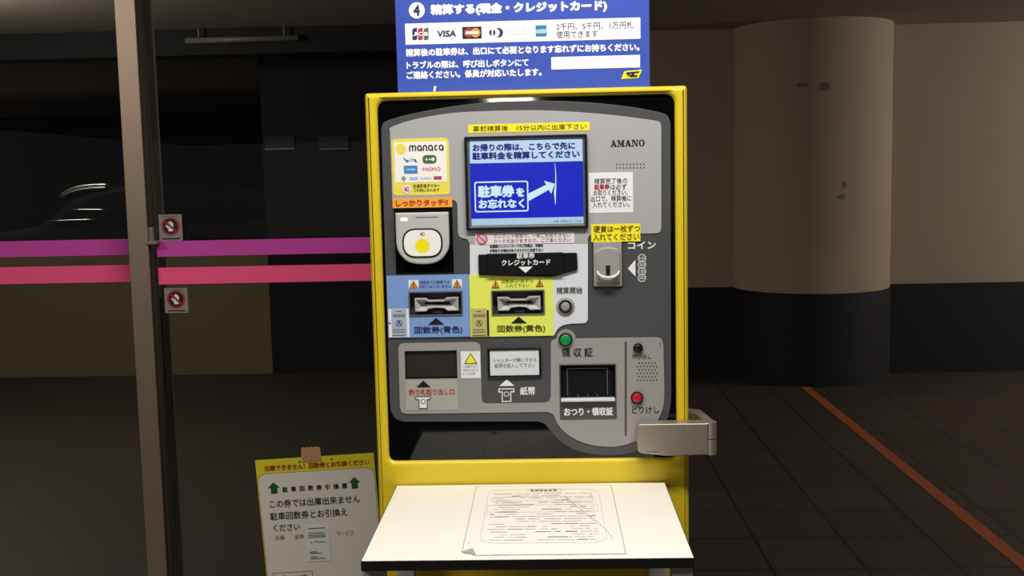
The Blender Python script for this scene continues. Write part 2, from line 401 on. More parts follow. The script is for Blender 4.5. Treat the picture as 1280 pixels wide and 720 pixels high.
H_REC = rr(M.box(701, 457, 769, 501)); H_T1 = rr(M.box(512, 365.5, 577, 393.5)); H_T2 = rr(M.box(615.5, 364, 679.5, 392.5)); H_CH = rr(M.box(506, 439, 571, 473.5)); H_NOTE = rr(M.box(611, 437, 675, 471))
HOLES = [H_REC, H_T1, H_T2, H_CH, H_NOTE]
G().plate([rr((oL - .004, oB - .004, oR + .004, oT + .004), .01)] + HOLES, .008, .014, 'black_gloss').build('door_panel', mc, 'glossy black door panel')
def smooth(pts, n=6):
    out = []
    P_ = [Vector(p) for p in pts]
    for i in range(len(P_) - 1):
        p0, p1, p2, p3 = P_[max(i - 1, 0)], P_[i], P_[i + 1], P_[min(i + 2, len(P_) - 1)]
        for k in range(n):
            t = k / n; out.append(tuple(.5 * ((2 * p1) + (p2 - p0) * t + (2 * p0 - 5 * p1 + 4 * p2 - p3) * t * t + (3 * p1 - p0 - 3 * p2 + p3) * t ** 3)))
    out.append(tuple(P_[-1])); return out
top_arc = smooth([(476, 163), (477.5, 156), (484, 150.5), (514, 142), (560, 133.5), (605, 128), (650, 126), (700, 126), (745, 128.5), (790, 133.5), (824, 140), (834, 144), (838, 152), (838.5, 160)])
low_arc = smooth([(839.5, 490), (838, 512), (830, 535), (816, 553), (797, 564.5), (775, 569), (752, 569.5), (728, 566), (712, 560), (700, 551.5), (690, 541), (681, 531), (672, 527.5)])
FP = top_arc + low_arc + smooth([(505, 528), (494, 524), (488.5, 515), (487, 505)])
G().plate([M.raw(FP)] + HOLES, .0045, .0085, 'dark_grey_plate', .0006).build('face_plate', mc, 'dark grey face plate with an arched top')
s_arc = smooth([(487, 164), (488.5, 159), (514, 150), (548, 143.5), (581, 140), (640, 138), (684, 138), (729, 140.5), (773, 144.5), (818, 150.5), (825, 153), (827, 158)])
SIL = s_arc + smooth([(827, 284), (825.5, 290), (820, 292)], 4) + smooth([(741, 293), (736.5, 295), (735, 299)], 4) + [(735, 305), (587, 306)] + smooth([(586.5, 304), (584, 299.5), (578, 298), (573.5, 295), (572, 289)], 4) + smooth([(571.5, 257), (569.5, 252), (565, 250)], 4) + [(490, 252)]
G().plate([M.raw(SIL)], .0030, .0046, 'silver_plate', .0004).build('upper_panel', mc, 'light silver upper panel')
WH = [(587, 306), (735, 305)] + smooth([(735, 399), (733, 403), (729, 404.5)], 4) + smooth([(714, 405), (704, 407), (697, 412), (693, 419)], 4) + [(588, 420)]
G().plate([M.raw(WH), H_T2], .0030, .0046, 'white_plate', .0004).build('card_panel', mc, 'white panel around the card slot')
LOW = smooth([(497.5, 438), (499, 431.5), (505, 429.5)], 4) + smooth([(593, 428), (598.5, 430), (600.5, 436)], 4) + smooth([(602, 497), (603.5, 503), (608, 505)], 4) + smooth([(680, 504), (686, 502), (688.5, 496)], 4) + smooth([(688.5, 430), (690, 426), (694, 424.5)], 4) \
    + smooth([(695.5, 424), (697, 418), (702, 413.5), (708, 412), (714, 414), (718.5, 418.5), (719.5, 423.5)], 4) + smooth([(820, 422), (827, 424), (829.5, 431)], 4) \
    + smooth([(831, 490), (829, 510), (820, 531), (810, 543), (795, 552), (776, 558), (757, 559), (736, 556), (718, 549), (705, 540), (697, 530), (691.5, 519), (684, 515.5)]) + smooth([(509, 518), (502, 516), (499.5, 509)], 4)
G().plate([M.raw(LOW), H_REC, H_CH], .0030, .0046, 'mid_grey_plate', .0004).build('lower_panel', mc, 'mid grey lower panel')
Y1 = .0029
def T(g, body, u0, v0, u1, v1, m, y=Y1 - .0005, bold=0.0, pl=M, shear=0.0): return g.text(body, pl.box(u0, v0, u1, v1), y, m, bold, shear=shear)
def tri(pts, pl=M): return pl.poly(pts)

# lettering printed straight on the face
g = G()
def amano(g):
    """AMANO in a bold serif face, drawn from strokes on a 10-unit grid."""
    L = {'A': (10, [[(3.6, 10), (5.8, 10), (9.6, .6), (6.3, .6)], [(3.6, 10), (5.0, 7.4), (2.3, .6), (.9, .6)], [(2.6, 2.9), (7.0, 2.9), (7.0, 4.1), (2.6, 4.1)], [(0, 0), (3.6, 0), (3.6, 1.1), (0, 1.1)], [(5.5, 0), (10.2, 0), (10.2, 1.1), (5.5, 1.1)]]),
         'M': (13, [[(1.4, 0), (2.7, 0), (2.7, 10), (1.4, 10)], [(1.4, 10), (4.4, 10), (7.4, 2.6), (6.0, 0)], [(5.9, 0), (7.0, .6), (10.0, 10), (8.7, 10)], [(8.6, 0), (11.6, 0), (11.6, 10), (8.6, 10)], [(0, 0), (4.0, 0), (4.0, 1.1), (0, 1.1)], [(7.6, 0), (13, 0), (13, 1.1), (7.6, 1.1)], [(0, 8.9), (3, 8.9), (3, 10), (0, 10)], [(10, 8.9), (13, 8.9), (13, 10), (10, 10)]]),
         'N': (11.6, [[(1.4, 0), (2.7, 0), (2.7, 10), (1.4, 10)], [(1.4, 10), (4.6, 10), (10.2, 0), (8.0, 0)], [(8.9, 0), (10.2, 0), (10.2, 10), (8.9, 10)], [(0, 0), (4.1, 0), (4.1, 1.1), (0, 1.1)], [(0, 8.9), (3, 8.9), (3, 10), (0, 10)], [(7.5, 8.9), (11.6, 8.9), (11.6, 10), (7.5, 10)]])}
    x0, z0, x1, z1 = M.box(763.5, 174.8, 806, 183); kz = (z1 - z0) / 10; tot = 10 + 13 + 10 + 11.6 + 10 + 4 * .8; kx = (x1 - x0) / tot; x = 0
    for ch in 'AMANO':
        if ch == 'O':
            A = [(x0 + (x + 5 + 5 * math.cos(t)) * kx, z0 + (5 + 5.2 * math.sin(t)) * kz) for t in [i * math.pi / 14 for i in range(28)]]
            B = [(x0 + (x + 5 + 2.3 * math.cos(t)) * kx, z0 + (5 + 4.3 * math.sin(t)) * kz) for t in [i * math.pi / 14 for i in range(28)]]
            g.ink([A, B], Y1 - .0005, 'black_print'); x += 10.8; continue
        wd, polys = L[ch]
        for k, p in enumerate(polys): g.ink([[(x0 + (x + a) * kx, z0 + b * kz) for a, b in p]], Y1 - .0005 - k * 4e-6, 'black_print')
        x += wd + .8
amano(g)
T(g, 'コイン', 785, 302, 820, 311.5, 'white_print', .004, .03)
T(g, '精算開始', 695.5, 359, 728, 367.5, 'grey_print', bold=.02)
T(g, '領 収 証', 702, 435, 741, 446.5, 'black_print', bold=.012)
T(g, '呼び出し', 790.6, 443, 814.4, 449, 'black_print')
T(g, 'とりけし', 790, 508.5, 824, 517, 'black_print', bold=.01)
T(g, '紙幣', 650, 484, 669, 494.5, 'white_print', .004, .022)
T(g, '釣り札取り出し口', 511, 486.5, 568, 494, 'red_print', .0021, bold=.02)
for k, s_ in enumerate(('各種類クレジットカードのご利用は、手数料', 'が発生する場合がありますのでご注意下さい')): T(g, s_, 612, 305.5 + 5.5 * k, 679, 309.5 + 5.5 * k, 'black_print', bold=.03)
for k, s_ in enumerate(('10', '50', '100', '500')):
    v = 323 + 8.15 * k; T(g, s_, 799.8, v - 2, 805.8, v + 2, 'white_print', .004)
g.build('lettering', mc)
# printed marks
g = G()
g.ink([tri([(794.5, 325), (794.5, 346), (785, 335.6)])], .0040, 'white_print').build('arrow_mark', mc, 'white arrow'); g = G()
g.ink([tri([(624, 483), (643, 483), (633.5, 474.7)])], .0040, 'white_print').build('arrow_mark', mc, 'white arrow'); g = G()
def note_icon(g, u0, v0, u1, v1, y, line, fill=None):
    h = v1 - v0; a = u0 + (u1 - u0) * .2; b = u1 - (u1 - u0) * .2; o = 1.3
    T_ = [(u0, v0), (u1, v0), (u1, v0 + h * .3), (b, v0 + h * .3), (b, v1), (a, v1), (a, v0 + h * .3), (u0, v0 + h * .3)]
    I_ = [(u0 + o, v0 + o), (u1 - o, v0 + o), (u1 - o, v0 + h * .3 - o), (b - o, v0 + h * .3 - o), (b - o, v1 - o), (a + o, v1 - o), (a + o, v0 + h * .3 - o), (u0 + o, v0 + h * .3 - o)]
    P_ = M.poly(T_ + I_); g.ink([P_[:8], P_[8:]], y, line)
    if fill: g.ink([P_[:8]], y + .0002, fill)
    c = M.p((u0 + u1) / 2, v0 + h * .42); g.ink([ring(*c, 3.4 * K, 16), ring(*c, 2.5 * K, 16)], y - .0001, line)
note_icon(g, 623, 486, 643, 503, .0040, 'white_print'); g.build('note_symbol', mc); g = G()
g.ink([rr(M.box(507, 475, 572, 513))], .0026, 'sticker_grey').build('backing_strip', mc); g = G()
g.ink([tri([(520, 484.5), (538, 484.5), (529, 476)])], .0021, 'black_print').build('arrow_mark', mc, 'black arrow'); g = G()
note_icon(g, 519, 495.5, 538.5, 511.5, .0019, 'grey_print', 'white_print'); g.build('note_symbol', mc); g = G()
for a, b in ((825.4, 429), (825.4, 432.7)): g.ink([ring(*M.p(a, b), .8 * K, 8)], .0024, 'black_print')
g.ink([rounded(M.raw([(781, 427.5), (783.6, 427.5), (783.6, 545), (781, 545)]), .001)], .0025, 'dark_grey_plate')
g.build('printed_mark', mc)
for k in range(4):
    c = M.p(802.7, 323 + 8.15 * k); G().ink([ring(*c, 5.1 * K), ring(*c, 4.2 * K)], .0040, 'white_print').build('coin_symbol', mc)
g = G()
for i in range(9):
    for v in (205.4, 209.8): g.disc(*M.p(771 + i * 4.25, v - i * .05), .95 * K, .0024, .0032, 'dot_print', n=10)
g.build('indicator_dots', mc, 'two rows of tiny red indicator dots')
g = G()
for r_ in range(6):
    for i in range(7 if r_ % 2 else 6): g.disc(*M.p(797 + i * 4.0 + (0 if r_ % 2 else 2), 454 + r_ * 4.3), .85 * K, .0024, .0032, 'recess_black', n=8)
g.build('speaker_grille', mc)

# display
dp = G().plate([rr(M.box(581.5, 169.5, 734.5, 287), .003), rr(M.box(585, 173, 731, 283.5), .001)], -.004, .003, 'black_plastic', .001).build('display', mc)
ib = M.box(585, 173, 731, 283.5); sb = M.box(588, 175.5, 728.7, 280.8)
G().loft([(x, -.0015, z) for x, z in rr(ib)], [(x, .0025, z) for x, z in rr(sb)], 'bezel_grey').build('bezel', dp)
sc_ = G().plate([rr(sb)], .002, .0028, 'scr_blue').build('screen', dp, 'glowing blue screen')
hz = sb[3] - 27 * K; bz = sb[1] + 8.2 * K; ys = .0016
G().ink([rr((sb[0], hz, sb[2], sb[3]))], ys + .0002, 'scr_light').ink([rr((sb[0], sb[1], sb[2], bz))], ys + .0002, 'scr_band').build('screen_band', dp)
g = G()
T(g, 'お帰りの際は、こちらで先に', 590.5, 178.7, 719, 188.2, 'scr_navy', ys, .055)
T(g, '駐車料金を精算してください', 590, 189, 724.5, 198.8, 'scr_navy', ys, .055)
T(g, '駐車券', 597, 231.5, 643, 247, 'scr_white', ys, .06); T(g, 'を', 645, 234.5, 655.5, 246, 'scr_white', ys, .06)
T(g, 'お忘れなく', 598, 248.5, 655.5, 260.5, 'scr_white', ys, .05)
T(g, '6月 18日(土) 12:33', 692, 274.6, 727, 279, 'scr_grey', ys, .02)
g.build('lettering', dp)
g = G()
cb = M.box(593, 226.5, 660.5, 265); g.ink([rr(cb, .0045), rr((cb[0] + 1.7 * K, cb[1] + 1.7 * K, cb[2] - 1.7 * K, cb[3] - 1.7 * K), .003)], ys, 'scr_white')
g.ink([tri([(660.5, 241.5), (683, 231), (680, 226), (693.5, 230), (689, 242.5), (686, 237.5), (660.5, 251)])], ys, 'scr_white')
g.ink([M.raw(smooth([(693.6, 204), (694.9, 214), (695.3, 230), (695, 244), (694.4, 256)]) + smooth([(694, 256), (693, 246), (692.4, 240), (694, 228), (694, 214), (693.2, 204)]))], ys, 'scr_white')
g.build('graphic', dp)

# stickers
def sticker(u0, v0, u1, v1, m, label, y=.0026, r=.0, holes=(), turn=0.0):
    lp = rr(M.box(u0, v0, u1, v1), r)
    if turn:
        cx = sum(p[0] for p in lp) / len(lp); cz = sum(p[1] for p in lp) / len(lp); c, s_ = math.cos(turn), math.sin(turn)
        lp = [(cx + (x - cx) * c - (z - cz) * s_, cz + (x - cx) * s_ + (z - cz) * c) for x, z in lp]
    return G().plate([lp] + list(holes), y, .0032, m).build('sticker', mc, label)
YS = .0020
st = sticker(585, 154, 737, 164.5, 'sticker_yellow', 'narrow yellow tape sticker above the screen')
T(G(), '事前精算後　15分以内に出庫下さい', 591, 155.8, 733, 162.8, 'brown_print', YS).build('lettering', st)
st = sticker(736, 215.5, 791.5, 266, 'sticker_white', 'white sticker with five lines of writing')
g = G()
T(g, '精算完了後の', 743, 222.5, 784, 229.5, 'black_print', YS); T(g, '駐車券', 743, 230, 762, 237, 'red_print', YS, .03); T(g, 'は必ず', 763, 230, 783.5, 237, 'black_print', YS)
T(g, 'お取りください。', 742, 237.5, 784.5, 244, 'black_print', YS); T(g, '出口で、精算機に', 738.5, 244.5, 789, 251.5, 'black_print', YS); T(g, '入れてください。', 740.5, 252.2, 787, 259, 'black_print', YS)
g.build('lettering', st)
st = sticker(739, 280, 800.6, 302.3, 'sticker_yellow', 'yellow sticker above the coin slot', y=.0024)
g = G(); T(g, '硬貨は一枚ずつ', 742, 281.8, 800, 290.3, 'brown_print', .0018, .01); T(g, '入れてください', 741, 291.8, 799, 300.6, 'brown_print', .0018, .01); g.build('lettering', st)
st = sticker(594, 290.5, 718, 305, 'pink_pale', 'pale pink notice strip under the screen', y=.0024)
g = G(); T(g, 'クレジット精算で、一部ご利用できない', 617, 291.8, 713, 297, 'grey_print', .0018); T(g, 'カードがありますので、ご了承ください', 617, 298, 713, 303.2, 'grey_print', .0018); g.build('lettering', st)
g = G(); c = M.p(602.3, 298.8); R_ = 7 * K
g.ink([ring(*c, R_), ring(*c, R_ * .8)], .0018, 'crimson_print').ink([rounded([(c[0] - R_ * .62, c[1] + R_ * .5), (c[0] - R_ * .5, c[1] + R_ * .62), (c[0] + R_ * .62, c[1] - R_ * .5), (c[0] + R_ * .5, c[1] - R_ * .62)], 0)], .0017, 'crimson_print').ink([ring(*c, R_ * .8)], .0020, 'rose_print')
g.build('prohibition_mark', st)
# transit card sticker
def stroke(g, pts, wd, y, m):
    P_ = [Vector(p) for p in pts]; A, B = [], []
    for k, p in enumerate(P_):
        t = (P_[min(k + 1, len(P_) - 1)] - P_[max(k - 1, 0)]).normalized(); n = Vector((-t.y, t.x)) * wd / 2; A.append(tuple(p + n)); B.append(tuple(p - n))
    for k in range(len(P_) - 1): g.add([(q[0], y, q[1]) for q in (A[k], A[k + 1], B[k + 1], B[k])], [(0, 1, 2, 3)], m)
def wordmark(g, b, y, m):
    """Rounded single-storey lower-case letters."""
    x0, z0, x1, z1 = b; h = z1 - z0; wd = h * .215; r = h / 2 - wd / 2; zc = z0 + h / 2
    wid = {'m': 1.55, 'a': 1.1, 'n': .95, 'c': .85}; tot = sum(wid[c] for c in 'manaca') + 5 * .16; k = (x1 - x0) / tot; x = x0
    arc = lambda cx, rx, a, e, n=16: [(cx + rx * math.cos(a + (e - a) * i / n), zc + r * math.sin(a + (e - a) * i / n)) for i in range(n + 1)]
    hump = lambda a, c: [(a, z0)] + [((a + c) / 2 - (c - a) / 2 * math.cos(math.pi * i / 12), z1 - wd / 2 - (c - a) / 2 + (c - a) / 2 * math.sin(math.pi * i / 12)) for i in range(13)] + [(c, z0)]
    for ch in 'manaca':
        w_ = wid[ch] * k; rx = w_ / 2 - wd / 2
        if ch == 'm': a, c, e_ = x + wd / 2, x + w_ / 2, x + w_ - wd / 2; stroke(g, hump(a, c), wd, y, m); stroke(g, hump(c, e_), wd, y - 4e-6, m)
        if ch == 'n': stroke(g, hump(x + wd / 2, x + w_ - wd / 2), wd, y, m)
        if ch == 'a': stroke(g, arc(x + w_ / 2, rx, 0, 2 * math.pi, 28), wd, y, m); stroke(g, [(x + w_ - wd / 2, z0), (x + w_ - wd / 2, zc)], wd, y - 4e-6, m)
        if ch == 'c': stroke(g, arc(x + w_ / 2 + wd * .3, rx, .9, 2 * math.pi - .9, 22), wd, y, m)
        x += w_ + .16 * k
st = sticker(490, 173, 561.5, 244, 'sticker_manaca', 'yellow edged transit card sticker with coloured logos', r=.008)
G().ink([rr(M.box(493, 177, 558, 228), .003)], .0023, 'sticker_cream').build('sticker_field', st)
g = G(); wordmark(g, M.box(511, 181, 554.5, 188.6), YS, 'black_print'); T(g, 'PASMO', 528, 209, 550.5, 213.8, 'pink_print', YS, .03); T(g, 'SUGOCA', 525.5, 221.8, 539, 224.2, 'grey_print', YS)
T(g, '交通系電子マネー', 516, 230, 550, 234.6, 'black_print', YS, .01); T(g, 'ご利用になれます', 517, 235.5, 549, 239.6, 'black_print', YS, .01); T(g, 'IC', 505.5, 234, 511, 239, 'crimson_print', YS - .0004, .06)
g.build('lettering', st)
g = G(); g.ink([ring(*M.p(501, 186), 6.4 * K)], YS, 'sticker_manaca').ink([ring(*M.p(508.3, 236.6), 5.6 * K)], YS, 'pink_pale')
g.build('logo', st); g = G()
cap = M.box(528, 193.7, 545.5, 204.5); g.ink([rr(cap, .0067)], YS, 'logo_green'); 
for a, b, r_ in ((533, 199.3, 1.4), (537, 199.3, 1.1), (541, 199, 2.2)): g.ink([ring(*M.p(a, b), r_ * K, 14)], YS - .0003, 'white_bright')
g.build('logo', st); g = G()
g.ink([rr(M.box(504.7, 207, 521.7, 217), .0012)], YS, 'skyblue_print').ink([rr(M.box(508, 210.8, 519, 213), 0)], YS - .0003, 'lightblue_print')
g.build('logo', st); g = G()
g.ink([rr(M.box(511.7, 221.3, 522.2, 225))], YS, 'lightblue_print').ink([rr(M.box(541.7, 220.2, 552.2, 224.4), .0025)], YS, 'crimson_print')
g.build('logo', st); g = G()
g.ink([tri([(501.4, 223.3), (504.4, 220), (507.4, 223.3), (504.4, 226.6)]), tri([(503, 223.3), (504.4, 221.8), (505.8, 223.3), (504.4, 224.8)])], YS, 'olive_print')
g.build('logo', st); g = G()
g.ink([M.raw(smooth([(504, 197), (506, 201), (510, 203.2), (511, 200)], 4) + smooth([(509, 199.6), (507.5, 200), (506, 197.5)], 4))], YS, 'teal_print')
g.ink([rr(M.box(512, 197.5, 516, 202))], YS, 'lightblue_print').ink([M.raw([(516, 199), (519, 198.5), (521.5, 202.5), (519, 203.2)])], YS, 'teal_print')
g.build('logo', st)
st = sticker(490.4, 247.5, 565, 259.5, 'sticker_orange', 'orange sticker above the card touch pad', y=.0022)
T(G(), 'しっかりタッチ!!', 494.5, 249.2, 560, 257.5, 'burnt_print', .0016, .04).build('lettering', st)

# blue and yellow ticket stickers with their slots
def warn(g, u0, v0, u1, v1, y, paper=None):
    if paper: g.ink([rr(M.box(u0, v0, u1, v1))], y + .0001, paper)
    a = .6; T_ = [(u0 + a, v1 - a), (u1 - a, v1 - a), ((u0 + u1) / 2, v0 + a)]
    P_ = M.poly(T_); cx = sum(p[0] for p in P_) / 3; cz = sum(p[1] for p in P_) / 3
    g.ink([P_], y - .0001, 'brown_print').ink([[(cx + (x - cx) * .74, cz + (z - cz) * .74) for x, z in P_]], y - .0003, 'orange_print')
    h = (v1 - v0) * K; g.ink([rr((cx - h * .05, cz - h * .12, cx + h * .05, cz + h * .25))], y - .0005, 'black_print').ink([rr((cx - h * .05, cz - h * .24, cx + h * .05, cz - h * .16))], y - .0005, 'black_print')
def ticket(loop_hole, du, dv, m, label, box, word, ink, small, wtri, pads, tag_m):
    st = sticker(*box, m, label, y=.0024, holes=[loop_hole])
    y = .0018; g = G(); T(g, word, 518 + du, 408 + dv, 578 + du, 418 + dv, ink, y, .02)
    for (s_, b) in small: T(g, s_, *b, ink, y)
    g.build('lettering', st)
    g = G(); g.ink([tri([(535 + du, 406 + dv), (555 + du, 406 + dv), (545 + du, 397.5 + dv)])], y, 'black_print'); g.build('arrow_mark', st)
    for b in wtri: g = G(); warn(g, *b, y, pads); g.build('warning_triangle', st)
    g = G(); g.ink([rr(M.box(*tag_m[0]))], y, tag_m[1]).ink([rr(M.box(*tag_m[2]))], y - .0002, tag_m[3])
    u0, v0, u1, v1 = tag_m[2]; cu = (u0 + u1) / 2; c = M.p(cu, v0 + 18); g.ink([ring(*c, 4.3 * K, 18), ring(*c, 3.5 * K, 18)], y - .0004, ink)
    g.ink([tri([(cu - 2.5, v0 + 20), (cu - .5, v0 + 14.5), (cu + .5, v0 + 15), (cu + 2.5, v0 + 20.5), (cu + 1.2, v0 + 20.5), (cu - .2, v0 + 17), (cu - 1.3, v0 + 20.3)])], y - .0004, ink)
    for q in (3, 7.5, 9.5, 26, 29, 33): g.ink([rr(M.box(u0 + (6 if q == 3 else 1.5), v0 + q - .6, u1 - (6 if q == 3 else 1.5), v0 + q + .5))], y - .0004, 'grey_print')
    if len(tag_m) > 4: g.ink([rr(M.box(*tag_m[4]))], y - .0002, 'black_print')
    g.build('paper_tag', st)
    # the slot: pocket, funnel-shaped mouth, lower tongue
    sl = G().recess(loop_hole, .0022, .018, 'pocket_grey')
    x0, z0 = loop_hole[0]; x1, z1 = loop_hole[2]; t = .0018
    sl.plate([rr((x0 - t, z0 - t, x1 + t, z1 + t)), rr((x0 + .0004, z0 + .0004, x1 - .0004, z1 - .0004))], .0008, .0026, 'bezel_grey')
    sl = sl.build('ticket_slot', mc)
    W_, H_ = x1 - x0, z1 - z0
    def q(a, b): return (x0 + W_ * (a - 248) / 537, z1 - H_ * (b - 235) / 243)
    outer = [(302, 296), (415, 297), (448, 320), (600, 319), (632, 293), (752, 291), (752, 434), (642, 435), (604, 407), (522, 399), (444, 410), (418, 438), (306, 438)]
    fr = [(316, 310), (410, 311), (446, 333), (602, 332), (636, 307), (738, 305), (738, 420), (646, 421), (606, 392), (522, 385), (442, 395), (412, 424), (320, 424)]
    inn = [(400, 348), (420, 349), (450, 350), (600, 350), (620, 348), (660, 346), (660, 366), (640, 367), (606, 366), (522, 365), (442, 366), (420, 367), (400, 367)]
    O_, F_, I_ = [[q(*p) for p in L_] for L_ in (outer, fr, inn)]
    mo = G(); mo.plate([O_, F_], -.003, .0178, 'slot_grey', .0006); mo.loft([(x, -.0022, z) for x, z in F_], [(x, .010, z) for x, z in I_], 'slot_grey'); mo.recess(I_, .010, .0175, 'recess_black')
    mo.build('mouth', sl)
    a = q(470, 440); b = q(590, 470); G().box(a[0], .004, b[1], b[0], .0178, a[1], 'bezel_grey', .002).build('tongue', sl)
ticket(H_T1, 0, 0, 'sticker_blue', 'blue sticker around the blue ticket slot', (484, 344, 586.5, 422), '回数券(青色)', 'navy_print',
       [('回数券での精算では', (525, 350.8, 562, 355)), ('お釣りはございません', (524, 356, 564, 360.2))], [(510.5, 350, 523, 361.5), (565, 349, 577.5, 360.5)], 'sticker_white',
       [(485.5, 386, 511.5, 421.8), 'sticker_white', (489.4, 386.4, 508, 421), 'sticker_greyblue', (485.5, 403.5, 488.5, 405)])
ticket(H_T2, 103.5, -1.6, 'sticker_lemon', 'lemon yellow sticker around the yellow ticket slot', (587, 342.5, 691.5, 420.8), '回数券(黄色)', 'olive_print',
       [('回数券は1枚ずつ', (627, 349.2, 666, 353.8)), ('入れて下さい', (631.5, 355, 662, 359.5))], [(613.7, 350, 625, 361), (669, 348.7, 680.3, 359.2)], None,
       [(589, 386, 609, 420.4), 'sticker_tan', (589.5, 386.4, 608, 420), 'sticker_tan', (608.7, 388, 611.2, 420)])

# card slot
cs = G().plate([rounded(M.poly([(598, 317), (721.5, 317), (722, 338.5), (690, 347), (598, 343)]), [.003, .003, .003, .001, .003])], -.001, .0032, 'black_plastic', .001)
cs.plate([rr(M.box(609, 316, 704, 342.5), .001)], -.005, -.0005, 'black_plastic', .0015)
cs = cs.build('card_slot', mc)
g = G(); T(g, '駐車券', 646, 315.8, 668.5, 323, 'white_print', -.0054, .02); T(g, 'クレジットカード', 627, 324, 688, 331.5, 'white_print', -.0054, .03); g.build('lettering', cs)
G().ink([tri([(648, 333), (666, 333), (657, 340.8)])], -.0054, 'white_print').build('arrow_mark', cs)

# touch reader
tr = G().plate([rr(M.box(493.6, 260, 566, 341))], .0022, .0046, 'black_gloss')
tr = tr.build('touch_reader', mc)
U_ = [(495.8, 265.5), (562, 265.5), (562, 303)] + smooth([(562, 303), (560, 313), (553, 323), (543, 328.5), (529, 330), (515, 328.5), (505, 323), (498, 313), (495.8, 303)])[1:]
G().plate([M.poly(U_)], -.010, .0025, 'reader_grey', .003).build('reader_body', tr)
ov = [tuple(p) for p in rr(M.box(504, 285, 554, 321.5), 19 * K, 12)]
G().plate([ov], -.0112, -.009, 'black_plastic', .0006).build('pad_rim', tr)
G().plate([rr(M.box(506, 287, 552, 319.5), 17 * K, 12)], -.0122, -.010, 'pad_white', .0005).build('touch_pad', tr, 'softly lit white oval touch pad')
g = G(); g.ink([ring(*M.p(529, 306.7), 9 * K)], -.0125, 'pad_yellow'); g.build('pad_spot', tr)
g = G(); T(g, 'IC', 526.5, 290, 532, 294.5, 'red_print', -.0125, .08); g.ink([rr(M.box(520, 270.8, 548, 271.7))], -.0103, 'grey_print'); g.build('lettering', tr)
G().plate([rr(M.box(501.5, 271.8, 510.5, 276.4), .0028)], -.0108, -.009, 'led_white').build('indicator_light', tr)

# buttons
def button(name, u, v, r_in, r_rim, m, flange=None, label=None):
    c = M.p(u, v); g = G()
    if flange: g.disc(*c, flange * K, .001, .003, 'mid_grey_plate')
    g.plate([ring(*c, r_rim * K), ring(*c, r_in * K)], -.0015, .003, 'recess_black', .0003)
    b = g.build(name, mc, label); G().disc(*c, r_in * K * .97, -.0012, .003, m, dome=.0012).build('cap', b)
button('start_button', 706.7, 383.3, 6, 8.4, 'grey_button', 11.6, 'grey start button in a silver ring')
button('receipt_button', 707, 424.8, 7.2, 8.8, 'green_button', None, 'green receipt button')
button('call_button', 797.6, 435.2, 5.0, 6.2, 'black_plastic', None, 'black call button')
button('cancel_button', 796.4, 497.5, 6.6, 8.0, 'red_button', None, 'red cancel button')

# coin slot
cb = M.box(742, 303, 777.5, 358)
co = G().plate([rr(cb, .002)], .000, .0045, 'coin_metal', .0008).plate([rr((cb[0] - .0012, cb[1] - .0012, cb[2] + .0012, cb[3] + .0012), .002)], .0028, .0046, 'black_plastic').build('coin_slot', mc)
ch = M.poly([(745, 352), (745, 316)] + smooth([(745, 316), (749, 311.5), (760, 309.5), (771, 311.5), (775, 316)])[1:] + [(775, 352)])
g = G(); g.plate([ch], -.005, .001, 'coin_metal', .0015); 
cx, cz = M.p(760, 340); 
arc = [(cx + 13.5 * K * math.cos(t), -.008 - .004 * math.sin(-t), cz + 2 * K + 9 * K * math.sin(t)) for t in [math.pi + i * math.pi / 16 for i in range(17)]]
g.tube(arc, [.0022 + .0018 * math.sin(i * math.pi / 16) for i in range(17)], 'coin_metal', 10); g.build('chute', co)
G().plate([rr(M.box(757, 331.5, 762.5, 344), .0008)], -.0056, -.0052, 'recess_black').build('coin_opening', co)

# note return window, note inlet
cw = G().recess(H_CH, .0028, .012, 'recess_black'); cw = cw.build('change_window', mc)
x0, z0 = H_CH[0]; x1, z1 = H_CH[2]
G().plate([rr((x0 + .001, z0 + .001, x1 - .001, z1 - .001))], .007, .009, 'window_dark', .0006).build('shutter', cw)
ni = G().plate([rr(M.box(609.5, 435.5, 676.5, 472.5), .001), H_NOTE], .001, .0050, 'black_plastic', .0006).recess(H_NOTE, .0045, .012, 'recess_black').build('note_inlet', mc)
G().plate([rr(M.box(612.2, 438.2, 673.8, 469.8))], .0035, .006, 'white_plate', .0005).build('shutter', ni, 'white note shutter')
g = G(); T(g, 'シャッターが開いてから', 616, 447.8, 670.5, 453.2, 'grey_print', .0031); T(g, '紙幣を投入して下さい', 618, 454.6, 669, 460, 'grey_print', .0031); g.build('lettering', ni)
st = sticker(576, 439.5, 600.5, 473, 'sticker_white', 'white warning sticker with a yellow triangle', y=.0024)
g = G(); P_ = M.poly([(580, 455), (596.5, 455), (588.2, 441.3)]); cx = sum(p[0] for p in P_) / 3; cz = sum(p[1] for p in P_) / 3
g.ink([P_], .0018, 'olive_print').ink([[(cx + (x - cx) * .8, cz + (z - cz) * .8) for x, z in P_]], .0016, 'sticker_yellow'); g.build('warning_triangle', st)
g = G()
for k, s_ in enumerate(('ご注意下さい', '指をはさまない', 'ように注意')): T(g, s_, 578.5, 456.8 + 4.6 * k, 598 - (4 if k == 2 else 0), 459.8 + 4.6 * k, 'grey_print', .0018)
g.build('lettering', st)

